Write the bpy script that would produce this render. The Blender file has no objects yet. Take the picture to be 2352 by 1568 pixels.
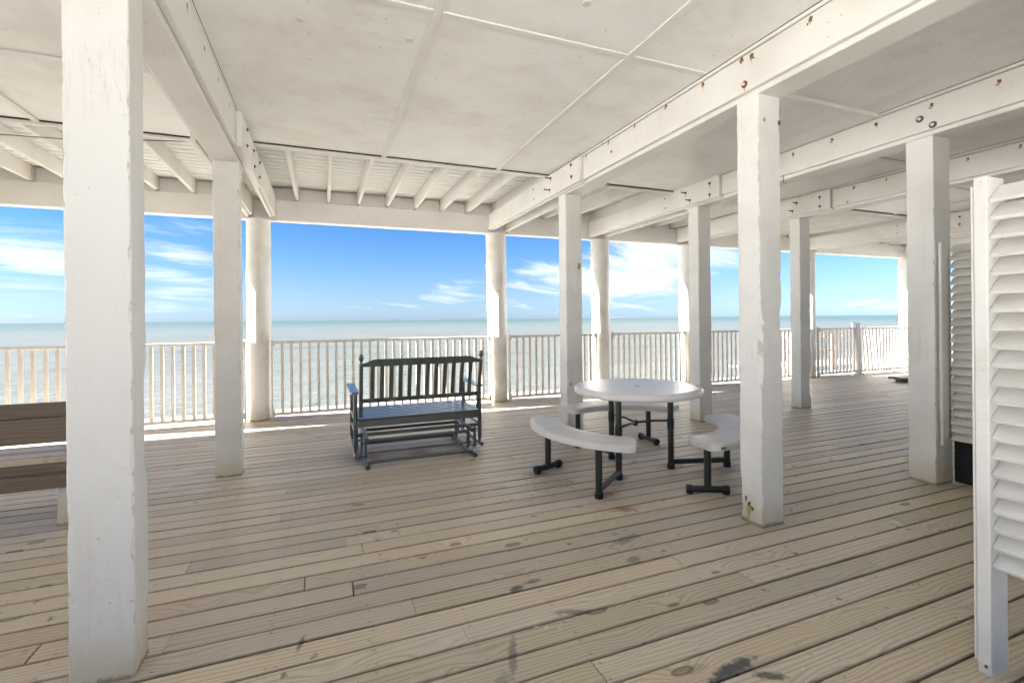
import bpy, bmesh, math, random
from mathutils import Vector, Matrix
random.seed(7)
R = math.radians
sc = bpy.context.scene
col = sc.collection

# ------------------------------------------------------------------ camera
H = 1.356
TH = 0.3764
cd = bpy.data.cameras.new('camera')
cam = bpy.data.objects.new('camera', cd)
col.objects.link(cam)
cam.matrix_world = (Matrix.Translation((0, 0, H)) @ Matrix.Rotation(-TH, 4, 'Z')
                    @ Matrix.Rotation(R(90), 4, 'X') @ Matrix.Rotation(-0.0095, 4, 'Z'))
cd.sensor_width = 36
cd.lens = 1098.2 / 2352 * 36
cd.shift_y = -52.4 / 2352
cd.clip_start = 0.05
cd.clip_end = 60000
sc.camera = cam
sc.view_settings.view_transform = 'Standard'
sc.view_settings.look = 'None'
sc.view_settings.gamma = 1
sc.view_settings.exposure = 3.97
sc.render.engine = 'CYCLES'
sc.cycles.use_denoising = True
sc.cycles.max_bounces = 10
sc.cycles.diffuse_bounces = 7
sc.cycles.sample_clamp_indirect = 6

# ------------------------------------------------------------------ node helpers
class G:
    def __init__(s, nt): s.nt = nt; s.n = nt.nodes; s.l = nt.links
    def node(s, t, **k):
        n = s.n.new(t)
        for a, b in k.items(): setattr(n, a, b)
        return n
    def put(s, sock, v):
        if hasattr(v, 'is_output') or isinstance(v, bpy.types.NodeSocket): s.l.new(v, sock)
        elif isinstance(v, (tuple, list)): sock.default_value = v if len(v) == len(sock.default_value) else tuple(v) + (1,)
        else: sock.default_value = v
    def math(s, op, a, b=None, c=None, clamp=False):
        n = s.node('ShaderNodeMath', operation=op, use_clamp=clamp)
        s.put(n.inputs[0], a)
        if b is not None: s.put(n.inputs[1], b)
        if c is not None: s.put(n.inputs[2], c)
        return n.outputs[0]
    def vmath(s, op, a, b=None):
        n = s.node('ShaderNodeVectorMath', operation=op)
        s.put(n.inputs[0], a)
        if b is not None: s.put(n.inputs[1], b)
        return n.outputs[0] if op not in ('LENGTH', 'DOT_PRODUCT') else n.outputs[1]
    def mix(s, f, a, b, mode='MIX'):
        n = s.node('ShaderNodeMix', data_type='RGBA', blend_type=mode)
        s.put(n.inputs[0], f); s.put(n.inputs[6], a); s.put(n.inputs[7], b)
        return n.outputs[2]
    def noise(s, vec, scale=5, detail=3, rough=.5, dist=0):
        n = s.node('ShaderNodeTexNoise')
        s.put(n.inputs['Vector'], vec); n.inputs['Scale'].default_value = scale
        n.inputs['Detail'].default_value = detail; n.inputs['Roughness'].default_value = rough
        n.inputs['Distortion'].default_value = dist
        return n.outputs[0]
    def step(s, v, a, b):
        n = s.node('ShaderNodeMapRange', interpolation_type='SMOOTHSTEP')
        s.put(n.inputs[0], v); n.inputs[1].default_value = a; n.inputs[2].default_value = b
        return n.outputs[0]
    def scale(s, vec, sx, sy, sz): return s.vmath('MULTIPLY', vec, (sx, sy, sz))
    def obj(s): return s.node('ShaderNodeTexCoord').outputs['Object']
    def pos(s): return s.node('ShaderNodeNewGeometry').outputs['Position']
    def rnd(s): return s.node('ShaderNodeObjectInfo').outputs['Random']
    def sep(s, v):
        n = s.node('ShaderNodeSeparateXYZ'); s.put(n.inputs[0], v); return n.outputs
    def comb(s, x, y, z):
        n = s.node('ShaderNodeCombineXYZ'); s.put(n.inputs[0], x); s.put(n.inputs[1], y); s.put(n.inputs[2], z)
        return n.outputs[0]

def new_mat(name, rough=.5, spec=.5):
    m = bpy.data.materials.new(name); m.use_nodes = True
    g = G(m.node_tree)
    b = g.n['Principled BSDF']
    b.inputs['Roughness'].default_value = rough
    b.inputs['Specular IOR Level'].default_value = spec
    return m, g, b

def bump(g, b, h, strength=.3, dist=.002):
    n = g.node('ShaderNodeBump'); n.inputs['Strength'].default_value = strength
    n.inputs['Distance'].default_value = dist
    g.put(n.inputs['Height'], h); g.l.new(n.outputs[0], b.inputs['Normal'])

# ------------------------------------------------------------------ sky and sun
SUN = Vector((-2.4, 0.36, 1.0)).normalized()
el = math.asin(SUN.z); az = math.atan2(SUN.x, SUN.y)
world = bpy.data.worlds.new('World'); sc.world = world; world.use_nodes = True
g = G(world.node_tree)
bg = g.n['Background']
sky = g.node('ShaderNodeTexSky', sky_type='NISHITA')
sky.sun_disc = False; sky.sun_elevation = el; sky.sun_rotation = az % (2 * math.pi)
sky.altitude = 0; sky.air_density = 1.0; sky.dust_density = 0.3; sky.ozone_density = 2.0
d = g.node('ShaderNodeTexCoord').outputs['Generated']
dx, dy, dz = g.sep(d)
tint = g.mix(g.step(dz, .03, .22), g.mix(g.step(dz, -.01, .06), (.127, .192, .378), (.128, .171, .273)), (.078, .154, .258))
skyc = g.mix(1.0, sky.outputs[0], tint, 'MULTIPLY')
den = g.math('ADD', g.math('MAXIMUM', dz, 0.0), 0.13)
uv = g.comb(g.math('DIVIDE', dx, den), g.math('DIVIDE', dy, den), 0.0)
rot = g.node('ShaderNodeVectorRotate', rotation_type='Z_AXIS'); g.put(rot.inputs['Vector'], uv); rot.inputs['Angle'].default_value = R(-25)
uv = rot.outputs[0]
n1 = g.noise(g.scale(uv, .85, 1.75, 1), 1.0, 8, .62, .7)
n2 = g.noise(g.scale(uv, .25, .45, 1), 1.0, 3, .5, .3)
azi = g.math('ARCTAN2', dx, dy); ele = g.math('ARCSINE', dz)
blob = None
for a0, e0, wa, we, amp in ((36.5, 7.2, 7, 4.0, .38), (34, 3.4, 8, 1.8, .24), (15, 3.7, 5, 1.1, .22), (7, 1.4, 7, .7, .11),
                            (-24, 5.6, 6, 2.6, .22), (-13, 3.2, 5, 1.4, .24), (-12.5, 6.2, 4, 1.4, .22), (-1, 4.6, 4, .9, .08),
                            (25, 5.0, 5, 2.2, .24), (59.4, .9, 4, .6, .12), (3, 10.6, 6, .8, .10), (45, 6, 4, 1.6, .10),
                            (25, 1.2, 6, .7, .08), (-20, 9.5, 5, 1.2, .08), (11, 7.4, 9, 2.2, -.22), (3, 7, 8, 2, -.08)):
    q = g.math('ADD', g.math('POWER', g.math('DIVIDE', g.math('SUBTRACT', azi, R(a0)), R(wa)), 2.0),
               g.math('POWER', g.math('DIVIDE', g.math('SUBTRACT', ele, R(e0)), R(we)), 2.0))
    e = g.math('MULTIPLY', g.math('EXPONENT', g.math('MULTIPLY', q, -1.0)), amp)
    blob = e if blob is None else g.math('ADD', blob, e)
cl = g.math('ADD', g.math('ADD', n1, g.math('MULTIPLY', n2, .35)), blob)
cf = g.math('MULTIPLY', g.step(cl, .74, 1.04), .92)
# a cloud layer of its own brightness in front of the blue
skyc = g.mix(cf, skyc, (1.46, 1.55, 1.68))
g.l.new(skyc, bg.inputs[0]); bg.inputs[1].default_value = 0.05

sl = bpy.data.lights.new('sun', 'SUN'); sl.energy = 5; sl.angle = R(.55); sl.color = (1, .98, .945)
so = bpy.data.objects.new('sun', sl); col.objects.link(so)
so.rotation_euler = SUN.to_track_quat('Z', 'Y').to_euler()
so.location = SUN * 40

# ------------------------------------------------------------------ mesh helpers
WL = {}
def wl(o): return WL.get(o.name, Vector((0, 0, 0)))
def tag(o, label=None, cat=None, group=None, kind=None):
    if label: o['label'] = label
    if cat: o['category'] = cat
    if group: o['group'] = group
    if kind: o['kind'] = kind
    return o
def thing(name, loc, label=None, cat=None, group=None, kind=None):
    o = bpy.data.objects.new(name, None); col.objects.link(o)
    o.empty_display_size = .1
    o.location = loc; WL[o.name] = Vector(loc)
    return tag(o, label, cat, group, kind)

class MB:
    def __init__(s): s.v = []; s.f = []
    def box(s, x0, x1, y0, y1, z0, z1):
        n = len(s.v)
        s.v += [(x, y, z) for z in (z0, z1) for y in (y0, y1) for x in (x0, x1)]
        s.f += [tuple(n + i for i in q) for q in ((0, 2, 3, 1), (4, 5, 7, 6), (0, 1, 5, 4), (2, 6, 7, 3), (0, 4, 6, 2), (1, 3, 7, 5))]
        return s
    def bbox(s, x0, x1, y0, y1, z0, z1, c=.004, axis='x'):
        """a box with its four long edges chamfered, long along axis"""
        def ring(a0, a1, b0, b1): return [(a0 + c, b0), (a1 - c, b0), (a1, b0 + c), (a1, b1 - c), (a1 - c, b1), (a0 + c, b1), (a0, b1 - c), (a0, b0 + c)]
        n = len(s.v)
        if axis == 'x': p = [[(x, a, b) for a, b in ring(y0, y1, z0, z1)] for x in (x0, x1)]
        elif axis == 'y': p = [[(b, y, a) for a, b in ring(z0, z1, x0, x1)] for y in (y0, y1)]
        else: p = [[(a, b, z) for a, b in ring(x0, x1, y0, y1)] for z in (z0, z1)]
        s.v += p[0] + p[1]
        s.f.append(tuple(n + 7 - i for i in range(8))); s.f.append(tuple(n + 8 + i for i in range(8)))
        for i in range(8):
            j = (i + 1) % 8; s.f.append((n + i, n + j, n + 8 + j, n + 8 + i))
        return s
    def rings(s, rs, cap=True):
        n = len(s.v); m = len(rs[0])
        for r in rs: s.v += [tuple(p) for p in r]
        for k in range(len(rs) - 1):
            for i in range(m):
                j = (i + 1) % m
                s.f.append((n + k * m + i, n + k * m + j, n + (k + 1) * m + j, n + (k + 1) * m + i))
        if cap:
            s.f.append(tuple(n + m - 1 - i for i in range(m)))
            s.f.append(tuple(n + (len(rs) - 1) * m + i for i in range(m)))
        return s
    def tube(s, pts, rad, n=12):
        pts = [Vector(p) for p in pts]
        if not isinstance(rad, (list, tuple)): rad = [rad] * len(pts)
        rs = []
        for i, p in enumerate(pts):
            t = (pts[min(i + 1, len(pts) - 1)] - pts[max(i - 1, 0)]).normalized()
            ref = Vector((0, 0, 1)) if abs(t.z) < .9 else Vector((1, 0, 0))
            a = t.cross(ref).normalized(); b = a.cross(t)
            rs.append([p + (a * math.cos(2 * math.pi * k / n) - b * math.sin(2 * math.pi * k / n)) * rad[i] for k in range(n)])
        return s.rings(rs)
    def lathe(s, cx, cy, prof, n=32):
        return s.rings([[(cx + r * math.cos(2 * math.pi * k / n), cy + r * math.sin(2 * math.pi * k / n), z) for k in range(n)] for r, z in prof])
    def build(s, name, mat, parent=None, origin=None, smooth=False, xf=None, angle=None):
        vs = [Vector(v) for v in s.v]
        if xf is not None: vs = [xf @ v for v in vs]
        lo = Vector([min(v[i] for v in vs) for i in range(3)]); hi = Vector([max(v[i] for v in vs) for i in range(3)])
        o0 = Vector(origin) if origin is not None else (lo + hi) / 2
        me = bpy.data.meshes.new(name)
        me.from_pydata([v - o0 for v in vs], [], s.f)
        bm = bmesh.new(); bm.from_mesh(me); bmesh.ops.recalc_face_normals(bm, faces=bm.faces); bm.to_mesh(me); bm.free()
        me.materials.append(mat)
        if smooth:
            me.polygons.foreach_set('use_smooth', [True] * len(me.polygons))
            if angle: me.set_sharp_from_angle(angle=R(angle))
        o = bpy.data.objects.new(name, me); col.objects.link(o)
        if parent is not None:
            o.parent = parent; o.location = o0 - wl(parent)
        else: o.location = o0
        WL[o.name] = o0
        return o

# ------------------------------------------------------------------ materials
def paint(name, base, dark, rough=.55, axis='z', stain=False, amount=.5, spots=.35, bs=.25, edge=0, nails=False, tan=.55):
    m, g, b = new_mat(name, rough, .35)
    o = g.vmath('ADD', g.obj(), g.comb(g.math('MULTIPLY', g.rnd(), 17.0), g.math('MULTIPLY', g.rnd(), 9.0), 0.0))
    c = g.mix(g.math('MULTIPLY', g.step(g.noise(o, 2.2, 4, .6), .42, .72), amount), base, dark)
    sp = g.step(g.noise(o, 34, 2, .6), .70, .76)
    c = g.mix(g.math('MULTIPLY', sp, spots), c, (.40, .33, .24))
    st = dict(x=(1.2, 26, 26), y=(26, 1.2, 26), z=(26, 26, 1.2))[axis]
    gr = g.noise(g.scale(o, *st), 2.0, 5, .65)
    c = g.mix(g.math('MULTIPLY', g.step(gr, .55, .8), .18), c, dark)
    c = g.mix(g.math('MULTIPLY', g.math('SUBTRACT', g.rnd(), .5), .10), c, (.55, .55, .54))
    if stain:
        z = g.sep(g.pos())[2]
        k = g.math('ADD', g.math('MULTIPLY', z, 2.6), g.math('MULTIPLY', g.noise(o, 5, 4, .6), .9))
        c = g.mix(g.math('MULTIPLY', g.math('SUBTRACT', 1.0, g.step(k, .38, 1.15)), tan), c, (.60, .53, .35))
        str_ = g.step(g.noise(g.scale(o, 9, 9, .7), 1.0, 3, .6), .58, .78)
        c = g.mix(g.math('MULTIPLY', str_, .22), c, (.52, .45, .33))
    g.put(b.inputs['Base Color'], c)
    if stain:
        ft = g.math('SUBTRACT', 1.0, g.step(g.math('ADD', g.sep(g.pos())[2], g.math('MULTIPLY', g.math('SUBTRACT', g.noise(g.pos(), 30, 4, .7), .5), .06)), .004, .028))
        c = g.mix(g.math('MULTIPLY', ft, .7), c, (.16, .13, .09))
    cr = g.noise(g.scale(o, *[q * .5 if q > 2 else q * .9 for q in st]), 1.0, 6, .7, .6)
    crk = g.math('SUBTRACT', 1.0, g.step(g.math('ABSOLUTE', g.math('SUBTRACT', cr, .5)), .0, .012))
    crk = g.math('MULTIPLY', crk, g.step(g.noise(o, 1.7, 3, .5), .52, .66))
    c = g.mix(g.math('MULTIPLY', crk, .35), c, (.36, .32, .27))
    sc_ = g.step(g.noise(g.scale(o, *[7 if q > 2 else 5 for q in st]), 1.0, 6, .75), .66, .72)
    c = g.mix(g.math('MULTIPLY', sc_, .28), c, (.45, .41, .35))
    if edge:
        ew = g.step(g.noise(g.scale(o, 1, 1, .6), 16, 5, .75), .50, .58)
        c = g.mix(g.math('MULTIPLY', ew, edge), c, (.40, .34, .25))
    if nails:
        px_, py_, pz_ = g.sep(g.pos())
        fx_ = g.math('MULTIPLY', g.math('SUBTRACT', g.math('FRACT', g.math('DIVIDE', g.math('ADD', px_, .27), .415)), .5), .415)
        fy_ = g.math('MULTIPLY', g.math('SUBTRACT', g.math('FRACT', g.math('ADD', g.math('DIVIDE', py_, .31), g.math('MULTIPLY', g.noise(g.scale(g.pos(), 2.4, .1, 0), 1, 1), 1.1))), .5), .31)
        nd_ = g.math('SQRT', g.math('ADD', g.math('POWER', fx_, 2.0), g.math('POWER', fy_, 2.0)))
        nk = g.math('MULTIPLY', g.math('SUBTRACT', 1.0, g.step(nd_, .004, .009)), g.step(g.noise(g.scale(g.pos(), 3, 4, 1), 1.0, 2), .44, .54))
        c = g.mix(g.math('MULTIPLY', nk, .6), c, (.33, .26, .20))
        ws = g.noise(g.scale(g.pos(), .9, 1.3, 1), 1.0, 6, .68, .5)
        c = g.mix(g.math('MULTIPLY', g.step(ws, .50, .70), .26), c, (.64, .59, .52))
    g.put(b.inputs['Base Color'], c)
    h = g.math('ADD', g.math('MULTIPLY', gr, .8), g.math('MULTIPLY', g.noise(o, 60, 3, .6), .5))
    bump(g, b, h, bs, .003)
    return m
M = {}
M['post'] = paint('post_paint', (.77, .76, .735), (.64, .62, .58), stain=True, bs=.7, tan=.75)
M['postedge'] = paint('post_edge_paint', (.78, .76, .72), (.66, .63, .57), stain=True, edge=.6, bs=.5, tan=.8)
M['pile'] = paint('pile_paint', (.80, .785, .75), (.60, .56, .48), stain=True, amount=.7, bs=.7, tan=.75)
M['beam'] = paint('beam_paint', (.755, .742, .71), (.65, .62, .57), axis='y', amount=.6, bs=.4, spots=.5)
M['beamx'] = paint('beam_paint_x', (.80, .78, .755), (.69, .66, .62), axis='x', amount=.5)
M['ply'] = paint('plywood_paint', (.85, .845, .83), (.75, .73, .695), axis='x', amount=.8, spots=.3, bs=.2, nails=True)
M['plyy'] = paint('batten_paint', (.76, .75, .725), (.67, .645, .60), axis='y', amount=.5, spots=.15, bs=.12)
M['soffit'] = paint('soffit_paint', (.83, .83, .81), (.74, .72, .68), axis='x', amount=.4, spots=.5)
M['rail'] = paint('rail_paint', (.76, .715, .645), (.66, .60, .52), rough=.35, amount=.3, spots=.1, bs=.06)
M['louvre'] = paint('louvre_paint', (.77, .75, .705), (.60, .57, .51), axis='y', amount=.75, bs=.3)

def wood_mat(name, light, dark, grey, stains=True, mild=1.0):
    m, g, b = new_mat(name, .62, .55)
    oi = g.node('ShaderNodeObjectInfo'); r = oi.outputs['Random']
    ob = g.obj()
    off = g.comb(g.math('MULTIPLY', r, 91.0), g.math('MULTIPLY', r, 37.0), g.math('MULTIPLY', r, 11.0))
    o = g.vmath('ADD', ob, off)
    sx, sy, sz = g.sep(o)
    if not stains: sy = g.math('ADD', sy, sz)
    # knots: one random seed cell about every 0.6 m
    vv = g.node('ShaderNodeTexVoronoi', feature='F1'); vv.inputs['Scale'].default_value = 1.0
    g.put(vv.inputs['Vector'], g.comb(g.math('MULTIPLY', sx, 2.6), g.math('MULTIPLY', sy, 6.4), g.math('MULTIPLY', r, 50.0)))
    vd = vv.outputs['Distance']; vc = g.sep(vv.outputs['Color'])[0]
    has = g.step(vc, .36, .42)
    size = g.math('ADD', g.math('MULTIPLY', g.math('POWER', vc, 2.0), .13), .022)
    kn = g.math('DIVIDE', vd, size)
    gauss = g.math('EXPONENT', g.math('MULTIPLY', g.math('POWER', g.math('DIVIDE', vd, .30), 2.0), -1.0))
    wav = g.noise(g.comb(g.math('MULTIPLY', sx, .7), g.math('MULTIPLY', sy, 5.5), 0.0), 1.0, 3, .5)
    ph = g.math('ADD', g.math('ADD', g.math('MULTIPLY', sy, 270.0), g.math('MULTIPLY', wav, 34.0)),
                g.math('MULTIPLY', g.math('MULTIPLY', gauss, has), 20.0))
    ring = g.math('ADD', g.math('MULTIPLY', g.math('SINE', ph), .5), .5)
    ring = g.math('POWER', ring, 2.2)
    fine = g.noise(g.comb(g.math('MULTIPLY', sx, 4.0), g.math('MULTIPLY', sy, 240.0), 0.0), 1.0, 3, .6)
    c = g.mix(g.math('MULTIPLY', ring, g.math('ADD', .30, g.math('MULTIPLY', wav, .42))), light, dark)
    c = g.mix(g.math('MULTIPLY', g.step(fine, .5, .8), .45), c, dark)
    # grey weathered patches, greyer towards the sea, and each board its own tone
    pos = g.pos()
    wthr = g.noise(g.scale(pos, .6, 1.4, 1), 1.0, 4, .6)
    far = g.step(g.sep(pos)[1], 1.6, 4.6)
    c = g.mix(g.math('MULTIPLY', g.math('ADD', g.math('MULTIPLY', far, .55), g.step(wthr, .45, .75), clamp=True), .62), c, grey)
    hv = g.node('ShaderNodeHueSaturation')
    g.put(hv.inputs['Value'], g.math('ADD', .86, g.math('MULTIPLY', r, .28)))
    g.put(hv.inputs['Hue'], g.math('ADD', .492, g.math('MULTIPLY', g.math('FRACT', g.math('MULTIPLY', r, 7.3)), .014)))
    g.put(hv.inputs['Saturation'], g.math('ADD', .85, g.math('MULTIPLY', g.math('FRACT', g.math('MULTIPLY', r, 3.1)), .3)))
    g.put(hv.inputs['Color'], c); c = hv.outputs[0]
    # board edges darkened in colour so the shaded gaps read darker
    ey = g.math('ABSOLUTE', g.sep(ob)[1])
    ed = g.step(g.math('ADD', ey, g.math('MULTIPLY', g.math('SUBTRACT', g.noise(g.scale(pos, 3, 12, 1), 1.0, 3), .5), .010)), .0580, .0650)
    if stains: c = g.mix(g.math('MULTIPLY', ed, .50), c, (.13, .095, .07))
    # knot body and dark rim
    kb = g.math('MULTIPLY', g.math('SUBTRACT', 1.0, g.step(kn, .75, 1.05)), has)
    rim = g.math('MULTIPLY', g.math('MULTIPLY', g.step(kn, .55, .9), g.math('SUBTRACT', 1.0, g.step(kn, .95, 1.25))), has)
    c = g.mix(g.math('MULTIPLY', kb, .62), c, (.17, .10, .06))
    c = g.mix(g.math('MULTIPLY', rim, .55), c, (.06, .04, .03))
    # nail heads over the joists, two to a board
    px, py, pz = g.sep(pos)
    lx, ly, lz = g.sep(ob)
    fx = g.math('SUBTRACT', g.math('FRACT', g.math('ADD', g.math('DIVIDE', px, .406), g.math('MULTIPLY', g.noise(g.scale(pos, .1, 9, 0), 1, 1), .09))), .5)
    fx = g.math('MULTIPLY', fx, .406)
    fy = g.math('SUBTRACT', g.math('ABSOLUTE', g.math('ADD', ly, g.math('MULTIPLY', g.math('SUBTRACT', r, .5), .012))), .042)
    nd = g.math('SQRT', g.math('ADD', g.math('POWER', fx, 2.0), g.math('POWER', fy, 2.0)))
    keep = g.step(g.noise(g.scale(pos, 2.3, 9.0, 1.0), 1.0, 1), .40, .56)
    nail = g.math('MULTIPLY', g.math('SUBTRACT', 1.0, g.step(nd, .0025, .0055)), keep)
    halo = g.math('SUBTRACT', 1.0, g.step(nd, .003, .022))
    if stains:
        c = g.mix(g.math('MULTIPLY', halo, .10), c, (.16, .12, .10))
        c = g.mix(g.math('MULTIPLY', nail, .65), c, (.09, .07, .06))
        sp = g.step(g.noise(pos, 15, 3, .62), .63, .70)
        clus = g.step(g.noise(pos, .9, 2, .5), .46, .62)
        c = g.mix(g.math('MULTIPLY', g.math('MULTIPLY', sp, clus), .72), c, (.075, .075, .08))
        da = g.step(g.noise(g.vmath('ADD', g.scale(pos, 14.0, 60.0, 1.0), off), 1.0, 2, .5), .735, .80)
        c = g.mix(g.math('MULTIPLY', da, .6), c, (.13, .095, .075))
        dl = g.step(g.noise(g.scale(pos, 2.4, 9.0, 1.0), 1.0, 5, .7), .60, .76)
        c = g.mix(g.math('MULTIPLY', dl, .30), c, (.22, .19, .165))
        sm = g.step(g.noise(pos, 3.0, 5, .7), .66, .80)
        c = g.mix(g.math('MULTIPLY', sm, .40), c, (.12, .115, .11))
        # rust stains left on the boards by the glider's feet and the table's feet
        rs = None
        for (x, y, rr) in ((.431, 4.924, .14), (.899, 4.889, .13), (1.354, 5.485, .05), (2.3, 3.45, .10), (2.95, 3.52, .13),
                           (1.72, 3.80, .09), (2.62, 3.95, .11), (2.0, 3.16, .09), (1.98, 2.86, .08), (3.3, 4.05, .08)):
            e = g.math('SQRT', g.math('ADD', g.math('POWER', g.math('MULTIPLY', g.math('SUBTRACT', px, x), .6), 2.0), g.math('POWER', g.math('SUBTRACT', py, y), 2.0)))
            e = g.math('SUBTRACT', 1.0, g.step(g.math('ADD', e, g.math('MULTIPLY', g.math('SUBTRACT', g.noise(pos, 16, 3, .6), .5), .16)), rr * .15, rr))
            rs = e if rs is None else g.math('MAXIMUM', rs, e)
        c = g.mix(g.math('MULTIPLY', rs, .8), c, (.27, .105, .05))
        # the dark mould smears near the right foreground
        for (x, y, a, wx, wy, k) in ((1.46, 1.405, .12, .13, .030, .95), (1.56, 1.325, -.5, .055, .022, .85), (1.71, 2.47, .3, .11, .04, .55), (1.61, 2.25, .2, .06, .03, .6),
                                     (.89, 2.235, .2, .035, .022, .9), (.995, 2.265, .1, .05, .018, .7), (1.07, 1.955, -.3, .09, .018, .6), (-.10, 2.20, 1.3, .055, .012, .7),
                                     (.70, 1.80, 1.2, .13, .018, .55), (.60, 1.66, 1.0, .08, .03, .4), (1.33, 1.46, .1, .05, .02, .3)):
            u = g.math('SUBTRACT', px, x); v = g.math('SUBTRACT', py, y)
            u2 = g.math('DIVIDE', g.math('ADD', g.math('MULTIPLY', u, math.cos(a)), g.math('MULTIPLY', v, math.sin(a))), wx)
            v2 = g.math('DIVIDE', g.math('SUBTRACT', g.math('MULTIPLY', v, math.cos(a)), g.math('MULTIPLY', u, math.sin(a))), wy)
            e = g.math('SQRT', g.math('ADD', g.math('POWER', u2, 2.0), g.math('POWER', v2, 2.0)))
            e = g.math('ADD', e, g.math('MULTIPLY', g.math('SUBTRACT', g.noise(pos, 22, 4, .7), .5), 2.2))
            c = g.mix(g.math('MULTIPLY', g.math('SUBTRACT', 1.0, g.step(e, .5, 1.3)), k), c, (.06, .062, .066))
    g.put(b.inputs['Base Color'], c)
    hgt = g.math('SUBTRACT', g.math('ADD', g.math('MULTIPLY', ring, -.35), g.math('MULTIPLY', fine, .6)), g.math('MULTIPLY', kb, .3))
    if stains: hgt = g.math('SUBTRACT', hgt, g.math('MULTIPLY', nail, 1.0))
    bump(g, b, hgt, .35, .0016)
    g.put(b.inputs['Roughness'], g.math('ADD', .40, g.math('MULTIPLY', fine, .25)))
    return m
M['deck'] = wood_mat('deck_wood', (.585, .51, .38), (.31, .24, .165), (.53, .47, .415))
M['brownwood'] = wood_mat('brown_wood', (.24, .18, .13), (.10, .07, .05), (.19, .155, .13), stains=False)
M['tanwood'] = wood_mat('tan_wood', (.62, .47, .36), (.45, .32, .23), (.55, .43, .34), stains=False)

def simple(name, c, rough=.5, spec=.5, metal=0, var=.3, vs=20, dark=None, bs=0):
    m, g, b = new_mat(name, rough, spec)
    dk = dark or tuple(x * .7 for x in c)
    o = g.obj()
    nn = g.noise(o, vs, 4, .6)
    g.put(b.inputs['Base Color'], g.mix(g.math('MULTIPLY', g.step(nn, .4, .75), var), c, dk))
    b.inputs['Metallic'].default_value = metal
    g.put(b.inputs['Roughness'], g.math('ADD', rough - .05, g.math('MULTIPLY', nn, .12)))
    if bs: bump(g, b, g.noise(o, vs * 6, 3, .6), bs, .001)
    return m
M['glider'] = simple('glider_paint', (.050, .062, .055), .22, .8, var=.3, vs=9, bs=.0)
_cm = M['glider'].node_tree.nodes['Principled BSDF']; _cm.inputs['Coat Weight'].default_value = .8; _cm.inputs['Coat Roughness'].default_value = .34
M['plastic'] = simple('granite_plastic', (.66, .645, .63), .42, .4, var=.35, vs=7, bs=.15)
M['tabletop'] = simple('table_plastic', (.76, .74, .73), .34, .4, var=.12, vs=5, bs=.12)
M['steel'] = simple('dark_steel', (.022, .020, .018), .38, .5, var=.4, vs=14, dark=(.05, .035, .028), bs=.1)
M['black'] = simple('black_plastic', (.012, .012, .012), .45)
M['rust'] = simple('rust', (.20, .07, .03), .85, .2, var=.8, vs=60, dark=(.08, .03, .015), bs=.5)
M['ruststain'] = simple('rust_stain', (.52, .36, .17), .8, .2, var=.5, vs=30, dark=(.66, .55, .38))
M['rustspot'] = simple('rust_spot', (.23, .115, .07), .85, .2, var=.8, vs=90, dark=(.12, .05, .025), bs=.4)
M['chip'] = simple('bare_chip', (.42, .35, .25), .85, .2, var=.7, vs=40, dark=(.16, .13, .10))
M['washer'] = simple('grey_washer', (.10, .10, .09), .6, .4, var=.5, vs=60)
M['cable'] = simple('cable_black', (.03, .03, .03), .6)
M['dark'] = simple('dark_fill', (.022, .024, .023), .7, .3, var=.5, vs=10)
M['under'] = simple('framing_and_gap_dark', (.055, .042, .032), .8, .2, var=.5, vs=4)  # deck beams, plus dark sheets put in to make board gaps read black
M['wall'] = simple('house_siding', (.62, .60, .56), .6, .3, var=.2, vs=2)

m, g, b = new_mat('sea_water', .22, .5); M['sea'] = m
p = g.pos(); px, py, pz = g.sep(p)
dist = g.vmath('LENGTH', p)
lg = g.noise(g.scale(p, .05, .16, 1), 1.0, 4, .6, .4)
md = g.noise(g.scale(p, .55, 1.5, 1), 1.0, 5, .6, .6)
fn = g.noise(g.scale(p, 2.2, 5.0, 1), 1.0, 4, .65, .4)
c = g.mix(g.step(lg, .35, .7), (.076, .080, .067), (.098, .098, .085))
c = g.mix(g.step(dist, 60, 900), c, (.043, .064, .050))
bandn = g.noise(g.scale(p, .0012, .006, 1), 1.0, 3, .5)
c = g.mix(g.math('MULTIPLY', g.step(bandn, .4, .7), .35), c, (.078, .097, .082))
near_sheen = g.math('SUBTRACT', 1.0, g.step(dist, 9, 60))  # paler near water: sky reflection put into the colour
c = g.mix(g.math('MULTIPLY', near_sheen, .45), c, (.135, .133, .124))
foam = g.math('MULTIPLY', g.step(g.noise(g.scale(p, .10, .5, 1), 1.0, 7, .75), .68, .74), .5)
c = g.mix(foam, c, (.30, .31, .30))
g.put(b.inputs['Base Color'], c)
b.inputs['IOR'].default_value = 1.33
hh = g.math('ADD', g.math('ADD', g.math('MULTIPLY', lg, 1.6), g.math('MULTIPLY', md, .55)), g.math('MULTIPLY', fn, .16))
bump(g, b, hh, 1.0, .42)
b.inputs['Roughness'].default_value = .30
b.inputs['Specular IOR Level'].default_value = .2

m, g, b = new_mat('sand', .9, .2); M['sand'] = m
p = g.pos()
c = g.mix(g.noise(p, .35, 5, .6), (.58, .56, .52), (.47, .45, .41))
g.put(b.inputs['Base Color'], c)
bump(g, b, g.noise(p, 2.5, 6, .65), .6, .06)

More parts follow.
